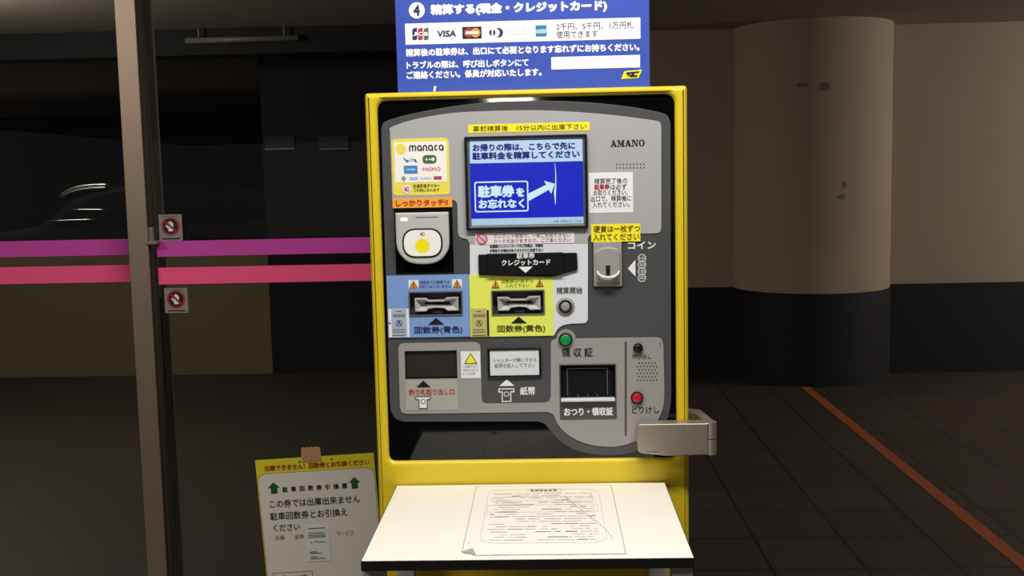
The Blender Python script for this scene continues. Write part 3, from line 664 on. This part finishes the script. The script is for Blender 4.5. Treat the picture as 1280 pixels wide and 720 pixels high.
# receipt tray
rt = G().recess(H_REC, .0028, .055, 'recess_black')
rt.plate([rr(M.box(699.5, 455.5, 770.5, 524), .001), rr(M.box(701, 457, 769, 501))], .0016, .0046, 'dark_grey_plate', .0004); rt = rt.build('receipt_tray', mc)
fb = M.box(703, 459, 767, 497); G().plate([rr(fb)], .008, .010, 'smoked_plastic', .0003).build('flap', rt, 'smoked clear flap')
g = G(); ob = M.box(709, 461, 760, 495)
for (a, b, c, d) in ((ob[0], ob[1], ob[0] + .0012, ob[3]), (ob[2] - .0012, ob[1], ob[2], ob[3]), (ob[0], ob[3] - .0012, ob[2], ob[3])): g.box(a, .0070, b, c, .0078, d, 'bezel_grey')
g.build('flap_guide', rt)
lb = M.box(701.3, 498.2, 768.7, 501.2); g = G().box(lb[0], -.006, lb[1], lb[2], .012, lb[3], 'white_plate', .001)
for k in range(3):
    a = M.p(723 + 12 * k, 495); g.box(a[0] - .0006, .0062, a[1] - .004, a[0] + .0006, .0076, a[1] + .002, 'bezel_grey')
g.build('tray_lip', rt, 'white tray lip')
mb = M.box(724, 466, 744, 476); G().box(mb[0], .02, mb[1], mb[2], .04, mb[3], 'black_plastic', .001).build('cutter', rt)
mb = M.box(742, 478, 758, 496); G().box(mb[0], .03, mb[1], mb[2], .05, mb[3], 'bezel_grey', .001).build('guide_block', rt)
T(G(), 'おつり・領収証', 705, 509.3, 766.5, 520, 'white_print', .0012, .03).build('lettering', rt)

# security clasp over the door edge
HP = Plane(-.034)
def hp(pts): return HP.raw(pts)
zb_, zt_ = HP.p(840, 570)[1], HP.p(840, 530)[1]
xa, xb, xh = HP.p(797, 548)[0], HP.p(886, 548)[0], HP.p(894, 548)[0]
cl = G().plate([rounded([(xa, zt_), (xa + .0005, zb_ + .006), (HP.p(836, 570)[0], zb_ - .0005), (xb, zb_), (xb, zt_)], [.006, .008, .004, .001, .001])], -.034, -.004, 'metal_satin', .002).build('security_clasp', mc, 'brushed steel clasp over the door edge')
g = G(); cx = xb + .005
def vcyl(g, x, y, r, z0, z1, m, n=20):
    vs = [(x + r * math.cos(2 * math.pi * i / n), y + r * math.sin(2 * math.pi * i / n), z) for z in (z0, z1) for i in range(n)]
    g.add(vs, [(i, (i + 1) % n, n + (i + 1) % n, n + i) for i in range(n)], m, True); g.add(vs, [tuple(reversed(range(n))), tuple(range(n, 2 * n))], m)
zm = (zb_ + zt_) / 2
vcyl(g, cx, -.024, .0095, zb_, zm - .001, 'metal_satin'); vcyl(g, cx, -.024, .0095, zm + .0005, zt_ + .001, 'metal_satin'); vcyl(g, cx, -.024, .006, zm - .002, zm + .001, 'black_plastic'); g.build('hinge', cl)
arm = rounded([(cx - .004, -.026), (cx + .008, -.022), (cx + .002, .030), (.300, .075), (.2705, .095), (.2705, .062), (.288, .045), (cx - .012, .012)], .006)
G().plate([arm], zb_ + .001, zt_, 'metal_satin', .001, axis='z').build('clasp_arm', cl)
g = G().ink([rr((xa + .015, zb_ + .0045, xa + .037, zb_ + .0052))], -.0343, 'pale_print')
for k in range(6): g.ink([rr((xa + .015 + .0037 * k, zb_ + .0064, xa + .0175 + .0037 * k, zb_ + .0084))], -.0343, 'bezel_grey')
g.build('engraving', cl)
G().box(.2700, .05, zb_ - .01, .2735, .11, zt_ + .008, 'metal_satin', .001).build('mounting_plate', cl)

# ------------------------------------------------------------------ blue information sign on the machine
SY = .03; S = Plane(SY); KS = S.scale(650, 60)[0]
sx0 = S.p(495.5, 60)[0]; sx1 = S.p(812, 60)[0]
sg = root('information_sign', ((sx0 + sx1) / 2, .036, ZT), 'blue information sign with white writing standing on top of the yellow machine', 'sign')
SZT = S.p(650, -62)[1]
G().box(sx0, SY, ZT, sx1, SY + .012, SZT, 'sign_blue', .001).build('panel', sg)
e = .0004
g = G().ink([rr(S.box(506, 25.7, 800, 52.3))], SY - e, 'white_bright').ink([rr(S.box(689, 70, 800, 85.6))], SY - e, 'white_bright').ink([ring(*S.p(521, 13), 10 * KS)], SY - e, 'white_bright')
g.build('white_field', sg)
g = G(); y = SY - e
def TS(body, a, b, c, d, m, bold=0.0, yy=y, shear=0.0): T(g, body, a, b, c, d, m, yy, bold, S, shear)
TS('4', 516.5, 6, 525, 20, 'navy_print', .04, y - e)
TS('精算する(現金・クレジットカード)', 537.7, 2.5, 758.6, 18, 'white_bright', .065)
TS('2千円、5千円、1万円札', 695.4, 27.8, 792, 36.6, 'black_print', 0, y - e); TS('使用できます', 695.4, 38.3, 747, 47.2, 'black_print', 0, y - e)
TS('精算後の駐車券は、出口にて必要となります忘れずにお持ちください。', 506.7, 57.3, 799, 67.3, 'white_bright', .05)
TS('トラブルの際は、呼び出しボタンにて', 508, 74.8, 660.6, 84.8, 'white_bright', .045); TS('ご連絡ください。係員が対応いたします。', 508, 87, 677, 97, 'white_bright', .045)
TS('VISA', 546.7, 38, 570, 46.2, 'navy_print', .05, y - e, .08)
TS('DINERS CLUB', 631, 36, 656, 39.5, 'pale_print', 0, y - e); TS('INTERNATIONAL', 631, 41, 659, 43.5, 'pale_print', 0, y - e)
g.build('lettering', sg)
g = G(); y2 = y - e
for k, (ch, m) in enumerate((('J', 'navy_print'), ('C', 'red_print'), ('B', 'logo_green'))):
    a = 515.5 + 7.1 * k; g.ink([rounded(S.poly([(a, 36), (a + 6, 34.5), (a + 6, 50), (a, 50)]), [.004, .001, .004, .001])], y2, m); g.text(ch, S.box(a + .6, 40, a + 5.6, 45), y2 - e, 'white_bright', .05)
g.build('card_logo', sg); g = G()
g.ink([rr(S.box(578, 33.5, 602, 48.5))], y2, 'black_print')
for a, m, dy in ((586, 'red_print', 0), (594.5, 'orange_print', .0001)): g.ink([ring(*S.p(a, 41), 5.9 * KS)], y2 - e - dy, m)
g.ink([rr(S.box(582, 39, 598, 43))], y2 - 2.2 * e, 'pink_pale'); g.text('MasterCard', S.box(582.5, 39.6, 597.5, 42.4), y2 - 2.6 * e, 'white_bright', .06)
g.build('card_logo', sg); g = G()
g.ink([S.raw(smooth([(620, 35), (626, 35.5), (628.8, 40), (627, 45.5), (621, 47)]) + smooth([(621, 47), (624.2, 43.5), (624, 38), (620, 35)])[1:-1])], y2, 'navy_print')
g.ink([S.raw(smooth([(614.5, 37), (612, 38.5), (611.5, 41), (612.5, 43.5), (614.5, 44.5)])), S.raw(smooth([(616.5, 37), (618.8, 38.5), (619.2, 41), (618.5, 43.5), (616.5, 44.5)]))], y2, 'navy_print')
g.build('card_logo', sg); g = G()
g.ink([rr(S.box(669.6, 31.7, 683.3, 45.6))], y2, 'teal_print').ink([S.raw([(670, 37.2), (683, 36), (683, 40.5), (681, 42), (670, 42)])], y2 - e, 'lightblue_print')
g.build('card_logo', sg); g = G()
g.ink([S.raw([(780.5, 89), (802.5, 87), (798, 97.5), (776.5, 98.8)])], y2, 'sticker_yellow')
g.ink([S.raw([(783, 90.5), (799.5, 89), (798.6, 91.2), (793.5, 91.6), (791, 96.6), (787.5, 96.8), (789.6, 92), (782, 92.6)])], y2 - e, 'black_print'); g.text('Times', S.box(783.5, 92.5, 797, 96.5), y2 - 2 * e, 'black_print', .06, shear=.3)
g.build('logo', sg)
a = S.p(543, 111); G().tube([(a[0], SY - .004, ZT + .0003), (a[0] + .0005, SY - .004, ZT + .004), (a[0] + .002, SY - .005, a[1] + .004)], .002, 'white_print').build('cable_tie', sg)

# ------------------------------------------------------------------ shelf table and the sheet lying on it
TZ = 1.55 - .6744; tx0, tx1, ty0, ty1 = -.2366, .2276, -.3705, -.004
tb = root('writing_table', ((tx0 + tx1) / 2, -.19, 0), 'small white writing table with black edges in front of the yellow machine', 'table')
th = .0145
tt = G().box(tx0 + .001, ty0 + .001, TZ - th + .0005, tx1 - .001, ty1 - .001, TZ, 'laminate_white').build('tabletop', tb)
G().plate([rr((tx0, ty0, tx1, ty1), .001), rr((tx0 + .0012, ty0 + .0012, tx1 - .0012, ty1 - .0012))], TZ - th, TZ - .0004, 'edge_black', 0, axis='z').build('edge_band', tt, 'black edge band')
lz = TZ - th
def leg(x0, x1, y0, y1): G().box(x0, y0, 0, x1, y1, lz, 'leg_grey', .002).build('leg', tb)
Lf = Plane(ty0 + .008); Lb = Plane(-.05)
leg(Lf.p(453, 716)[0], Lf.p(480, 716)[0], ty0 + .008, ty0 + .038); leg(Lf.p(840, 716)[0], Lf.p(866, 716)[0], ty0 + .008, ty0 + .038)
leg(Lb.p(495, 716)[0], Lb.p(518, 716)[0], -.05, -.02); leg(Lb.p(811, 716)[0], Lb.p(834, 716)[0], -.05, -.02)
def Z(u, v): return on_z(u, v, TZ)
sa, sb_, sc2, sd = Z(595.4, 608.6), Z(576, 694), Z(782.3, 694), Z(765, 607.7)
px0 = (sa[0] + sb_[0]) / 2; px1 = (sc2[0] + sd[0]) / 2; py0 = (sb_[1] + sc2[1]) / 2; py1 = min((sa[1] + sd[1]) / 2, ty1 - .004)
sh = root('laminated_notice', ((px0 + px1) / 2, (py0 + py1) / 2, TZ), 'white laminated notice with faint printed text lying on the white table', 'paper')
cut = .017; pz = TZ + .0002
sheet = [(px0, py0 + cut * .9), (px0 + cut * 1.3, py0), (px1, py0), (px1, py1), (px0, py1)]
ins = [(px0 + .0011, py0 + cut * .9 + .0005), (px0 + cut * 1.3 + .0005, py0 + .0009), (px1 - .0011, py0 + .0009), (px1 - .0011, py1 - .001), (px0 + .0011, py1 - .001)]
G().plate([sheet, ins], pz, pz + .0009, 'sleeve_edge', 0, 'z').build('sleeve', sh)
G().plate([ins], pz, pz + .0008, 'paper_white', 0, 'z').build('sheet', sh)
G().add([(px0 - .0005, py0 + cut * .85, pz + .001), (px0 + cut * 1.25, py0 - .0005, pz + .001), (px0 + cut * .95, py0 + cut * .95, pz + .006)], [(0, 1, 2)], 'sleeve_edge').build('curled_corner', sh)
g = G(); zz = pz + .0011
def B2(a, b, c, d):   # fractions of the sheet: left, top, right, bottom
    W_, H_ = px1 - px0, py1 - py0; return (px0 + a * W_, py1 - d * H_, px0 + c * W_, py1 - b * H_)
def outline(b, r, t=.0006): return [rr(b, r), rr((b[0] + t, b[1] + t * 1.6, b[2] - t, b[3] - t * 1.6), max(r - t, .0003))]
for b, r in ((B2(.10, .06, .90, .86), .03), (B2(.385, .055, .63, .105), .001), (B2(.13, .185, .85, .25), .004), (B2(.11, .315, .875, .43), .004)): g.ink(outline(b, r), zz, 'faint_print', 'z')
for row in range(20):
    v = .13 + row * .036
    if .84 < v: break
    a = .14 + random.choice((0, 0, .02, .05))
    while a < .84:
        n = random.uniform(.02, .14); b = min(a + n, .85)
        if random.random() < .72: g.ink([rr(B2(a, v, b, v + .006 + .004 * random.random()))], zz, 'faint_print' if random.random() < .8 else 'grey_print', 'z')
        a = b + random.uniform(.006, .03)
for k in range(6): g.ink([rr(B2(.405 + .033 * k, .07, .43 + .033 * k, .092))], zz, 'grey_print', 'z')
c = Z(586.5, 679.5); g.ink([ring(*c, .0012, 10)], zz, 'grey_print', 'z')
g.build('print', sh)
pts = [Z(u, v) for u, v in ((706, 621), (716, 630), (731, 642), (748, 654), (760, 666), (766, 675))]
G().tube([(x, y, pz + .0011) for x, y in pts], .0005, 'faint_print', 5).build('crease', sh)

# ------------------------------------------------------------------ poster taped to the glass
PY = .5735; QP = Plane(PY)
tl, tr_ = QP.p(318.9, 575.3), QP.p(467, 565.8)
ang = math.atan2(tr_[1] - tl[1], tr_[0] - tl[0])
ps = root('taped_poster', (tl[0], PY, tl[1]), 'yellow bordered ticket exchange poster taped to the glass beside the machine', 'poster')
ps.rotation_euler = (0, -ang, 0)
class Local:
    def loc(s, u, v):
        x, z = QP.p(u, v); x -= tl[0]; z -= tl[1]; c, s_ = math.cos(-ang), math.sin(-ang); return x * c - z * s_, x * s_ + z * c
    def box(s, u0, v0, u1, v1):
        x, z = s.loc((u0 + u1) / 2, (v0 + v1) / 2); k = QP.scale((u0 + u1) / 2, (v0 + v1) / 2); return (x - (u1 - u0) / 2 * k[0], z - (v1 - v0) / 2 * k[1], x + (u1 - u0) / 2 * k[0], z + (v1 - v0) / 2 * k[1])
LP = Local(); pw = math.dist(tl, tr_); ph = pw * 1.414
G().box(0, -.0012, -ph, pw, 0, 0, 'poster_yellow').build('sheet', ps, local=True)
bw = LP.loc(329, 660)[0]; tw = -LP.loc(395, 588.5)[1]
G().ink([rr((bw, -ph + .02, pw - bw * 1.0, -tw), .022, 8)], -.0016, 'poster_white').ink([rr((bw - .0008, -ph + .0192, pw - bw + .0008, -tw + .0008), .0225, 8)], -.0014, 'olive_print').build('white_field', ps, local=True)
g = G()
def TP(body, u0, vc, u1, h, m, bold=0.0): g.text(body, LP.box(u0, vc - h / 2, u1, vc + h / 2), -.002, m, bold)
TP('出庫できません！回数券とお引換ください', 330.7, 581.3, 461.7, 7.2, 'dull_red_print', .03)
TP('駐  車  回  数  券  引  換  票', 353, 609.4, 434.5, 7, 'darkgreen_print', .04)
TP('この券では出庫出来ません', 337, 626.6, 450, 10, 'darkgreen_print', .02); TP('駐車回数券とお引換え', 337.8, 642.6, 434.5, 10, 'darkgreen_print', .02); TP('ください', 342, 659, 375, 9, 'darkgreen_print', .02)
TP('店番', 344, 672, 356, 5.6, 'darkgreen_print'); TP('金額', 368.5, 670.4, 380, 5.6, 'darkgreen_print'); TP('サービス', 421, 666.2, 442, 6, 'darkgreen_print')
TP('1番〜100番', 350, 721.5, 385, 7, 'darkgreen_print')
g.build('lettering', ps, local=True)
g = G()
for u0, v0, u1, v1 in ((335, 602.4, 350.2, 617), (435.7, 596, 451, 610.5)):
    x0, z0, x1, z1 = LP.box(u0, v0, u1, v1); m_ = (x0 + x1) / 2; q_ = (x1 - x0) * .26; zc = z0 + (z1 - z0) * .5
    g.ink([[(m_, z1), (x0, zc), (m_ - q_, zc), (m_ - q_, z0), (m_ + q_, z0), (m_ + q_, zc), (x1, zc)]], -.002, 'green_print'); g.build('arrow_mark', ps, local=True); g = G()
b = LP.box(342, 714.5, 391.6, 730); g.ink([rr(b), rr((b[0] + .0012, b[1] + .0012, b[2] - .0012, b[3] - .0012))], -.002, 'green_print')
for u, v in ((374.5, 577), (414.5, 574)): g.ink([ring(*LP.loc(u, v), .0022, 10)], -.002, 'black_print')
g.build('printed_mark', ps, local=True)
b = LP.box(383.8, 656, 412.5, 701); sp = G().box(b[0], -.003, b[1], b[2], -.0022, b[3], 'sticker_white').build('receipt_slip', ps, 'small white slip', local=True)
g = G(); wd = b[2] - b[0]; hh = b[3] - b[1]
for (a, c, d, m) in ((.12, .85, .07, 'grey_print'), (.1, .8, .2, 'logo_green'), (.1, .85, .26, 'logo_green'), (.1, .85, .31, 'logo_green'), (.15, .25, .46, 'grey_print'), (.35, .5, .44, 'grey_print'), (.55, .8, .45, 'grey_print'), (.1, .4, .72, 'grey_print'), (.1, .6, .76, 'grey_print'), (.1, .4, .86, 'grey_print'), (.1, .75, .91, 'grey_print')):
    g.ink([rr((b[0] + a * wd, b[3] - (d + .025) * hh, b[0] + c * wd, b[3] - d * hh))], -.0034, m)
g.build('print', sp, local=True)
b = LP.box(376.7, 558, 401.5, 577)
tp = [(b[0], b[1]), (b[2], b[1] + .001), (b[2] - .001, b[3] - .003)] + [(b[2] - (b[2] - b[0]) * k / 9, b[3] - (.002 if k % 2 else 0)) for k in range(1, 9)] + [(b[0] + .001, b[3] - .004)]
G().plate([tp], -.003, -.0016, 'kraft_tape').build('tape', ps, 'torn strip of brown kraft tape', local=True)

# ------------------------------------------------------------------ beyond the glass
CY = 9.0; CP = Plane(CY)
fx = CP.p(60, 240)[0]
car = root('parked_car', (fx + 1.2, CY + .85, 0), 'black parked car with a bright window trim behind the low wall beyond the glass', 'car')
def cx_(d): return fx + d
prof = smooth([(-1.30, .28), (-1.36, .55), (-1.25, .78), (-.95, .90), (-.35, .98), (-.10, 1.03), (.18, 1.26), (.55, 1.40), (1.2, 1.46), (1.9, 1.43), (2.5, 1.25), (2.9, 1.08), (3.15, .98), (3.2, .6), (3.1, .3)], 4)
G().plate([[(cx_(a), b) for a, b in prof]], CY, CY + 1.7, 'car_paint', .09).build('body', car)
wn = smooth([(.02, 1.02), (.25, 1.22), (.58, 1.345), (1.2, 1.40), (1.85, 1.375), (2.4, 1.20), (2.65, 1.05)], 4)
G().plate([[(cx_(a), b - .03) for a, b in wn]], CY - .004, CY + .01, 'car_glass').build('side_window', car)
tp = [(75, 244.5), (80, 240.5), (88, 236.8), (98, 233.8), (108, 232), (120, 231.2), (130, 231), (136.5, 230.3)]
for k, dv in enumerate((0, 3.6)):
    P_ = [CP.p(u - (3 if k and i == 7 else 0), v + dv * (.75 if i == 0 else 1)) for i, (u, v) in enumerate(tp)]
    G().tube([(x, CY - .012, z) for x, z in P_], [.004, .010, .014, .015, .015, .015, .014, .006] if k == 0 else [.004, .006, .007, .007, .007, .008, .009, .004], 'chrome').build('window_trim', car)
for (u0, v0, u1, v1, r_) in ((86, 262, 135, 262.2, .007), (56, 276.2, 121, 274.3, .006)):
    a = CP.p(u0, v0); b = CP.p(u1, v1); G().tube([(a[0], CY - .012, a[1]), (a[0] * .7 + b[0] * .3, CY - .012, a[1] * .7 + b[1] * .3 + .002), (a[0] * .3 + b[0] * .7, CY - .012, a[1] * .3 + b[1] * .7 + .002), (b[0], CY - .012, b[1])], [.002, r_, r_, .002], 'chrome').build('door_trim', car)
for d in (-.6, 2.3):
    for yy in (CY + .02, CY + 1.5):
        wh = G(); c = (cx_(d), .31); wh.disc(*c, .31, yy - .03, yy + .18, 'tyre', n=40); wh = wh.build('wheel', car); G().disc(*c, .19, yy - .04, yy - .02, 'pipe_grey', n=24).build('hubcap', wh)
# small things on the far side
PP = Plane(4.85); a = PP.p(232, 51); b = PP.p(372, 49)
cz_ = 2.19
pp = root('ceiling_conduit', ((a[0] + b[0]) / 2, 4.85, 2.25), 'long grey pipe hung under the dark beam beyond the glass', 'pipe')
PP = Plane(4.85); a = PP.p(232, 51); b = PP.p(372, 49)
G().tube([(a[0], 4.85, a[1]), (b[0], 4.85, a[1])], .018, 'pipe_grey', 14).build('tube', pp)
for t in (.12, .88):
    x = a[0] + (b[0] - a[0]) * t; G().tube([(x, 4.85, a[1] + .01), (x, 4.85, 2.36)], .006, 'pipe_grey', 8).build('hanger', pp)
ep = Plane(5.86); b = ep.box(409, 53, 417, 69)
ex = root('exit_lamp', ((b[0] + b[2]) / 2, 5.87, b[1]), 'tiny dim green exit lamp high on the dark wall', 'lamp')
G().box(b[0], 5.845, b[1], b[2], 5.9, b[3], 'pipe_grey', .003).build('housing', ex); G().box(b[0] + .004, 5.842, b[1] + .006, b[2] - .004, 5.846, b[3] - .006, 'exit_green').build('lens', ex)
for (u0, lab) in ((330, 'faint grey notice board on the dark wall, further from the machine'), (398, 'faint grey notice board on the dark wall, next to the yellow machine')):
    b = ep.box(u0, 170, u0 + 37, 186); x0 = max(b[0], -1.99)
    bd = root('notice_board', ((x0 + b[2]) / 2, 5.89, b[1]), lab, 'notice board')
    G().box(x0, 5.878, b[1], b[2], 5.9, b[3], 'board_grey', .002).build('panel', bd); G().box(x0, 5.872, b[1] - .006, b[2], 5.9, b[1] + .004, 'pipe_grey', .001).build('ledge', bd)
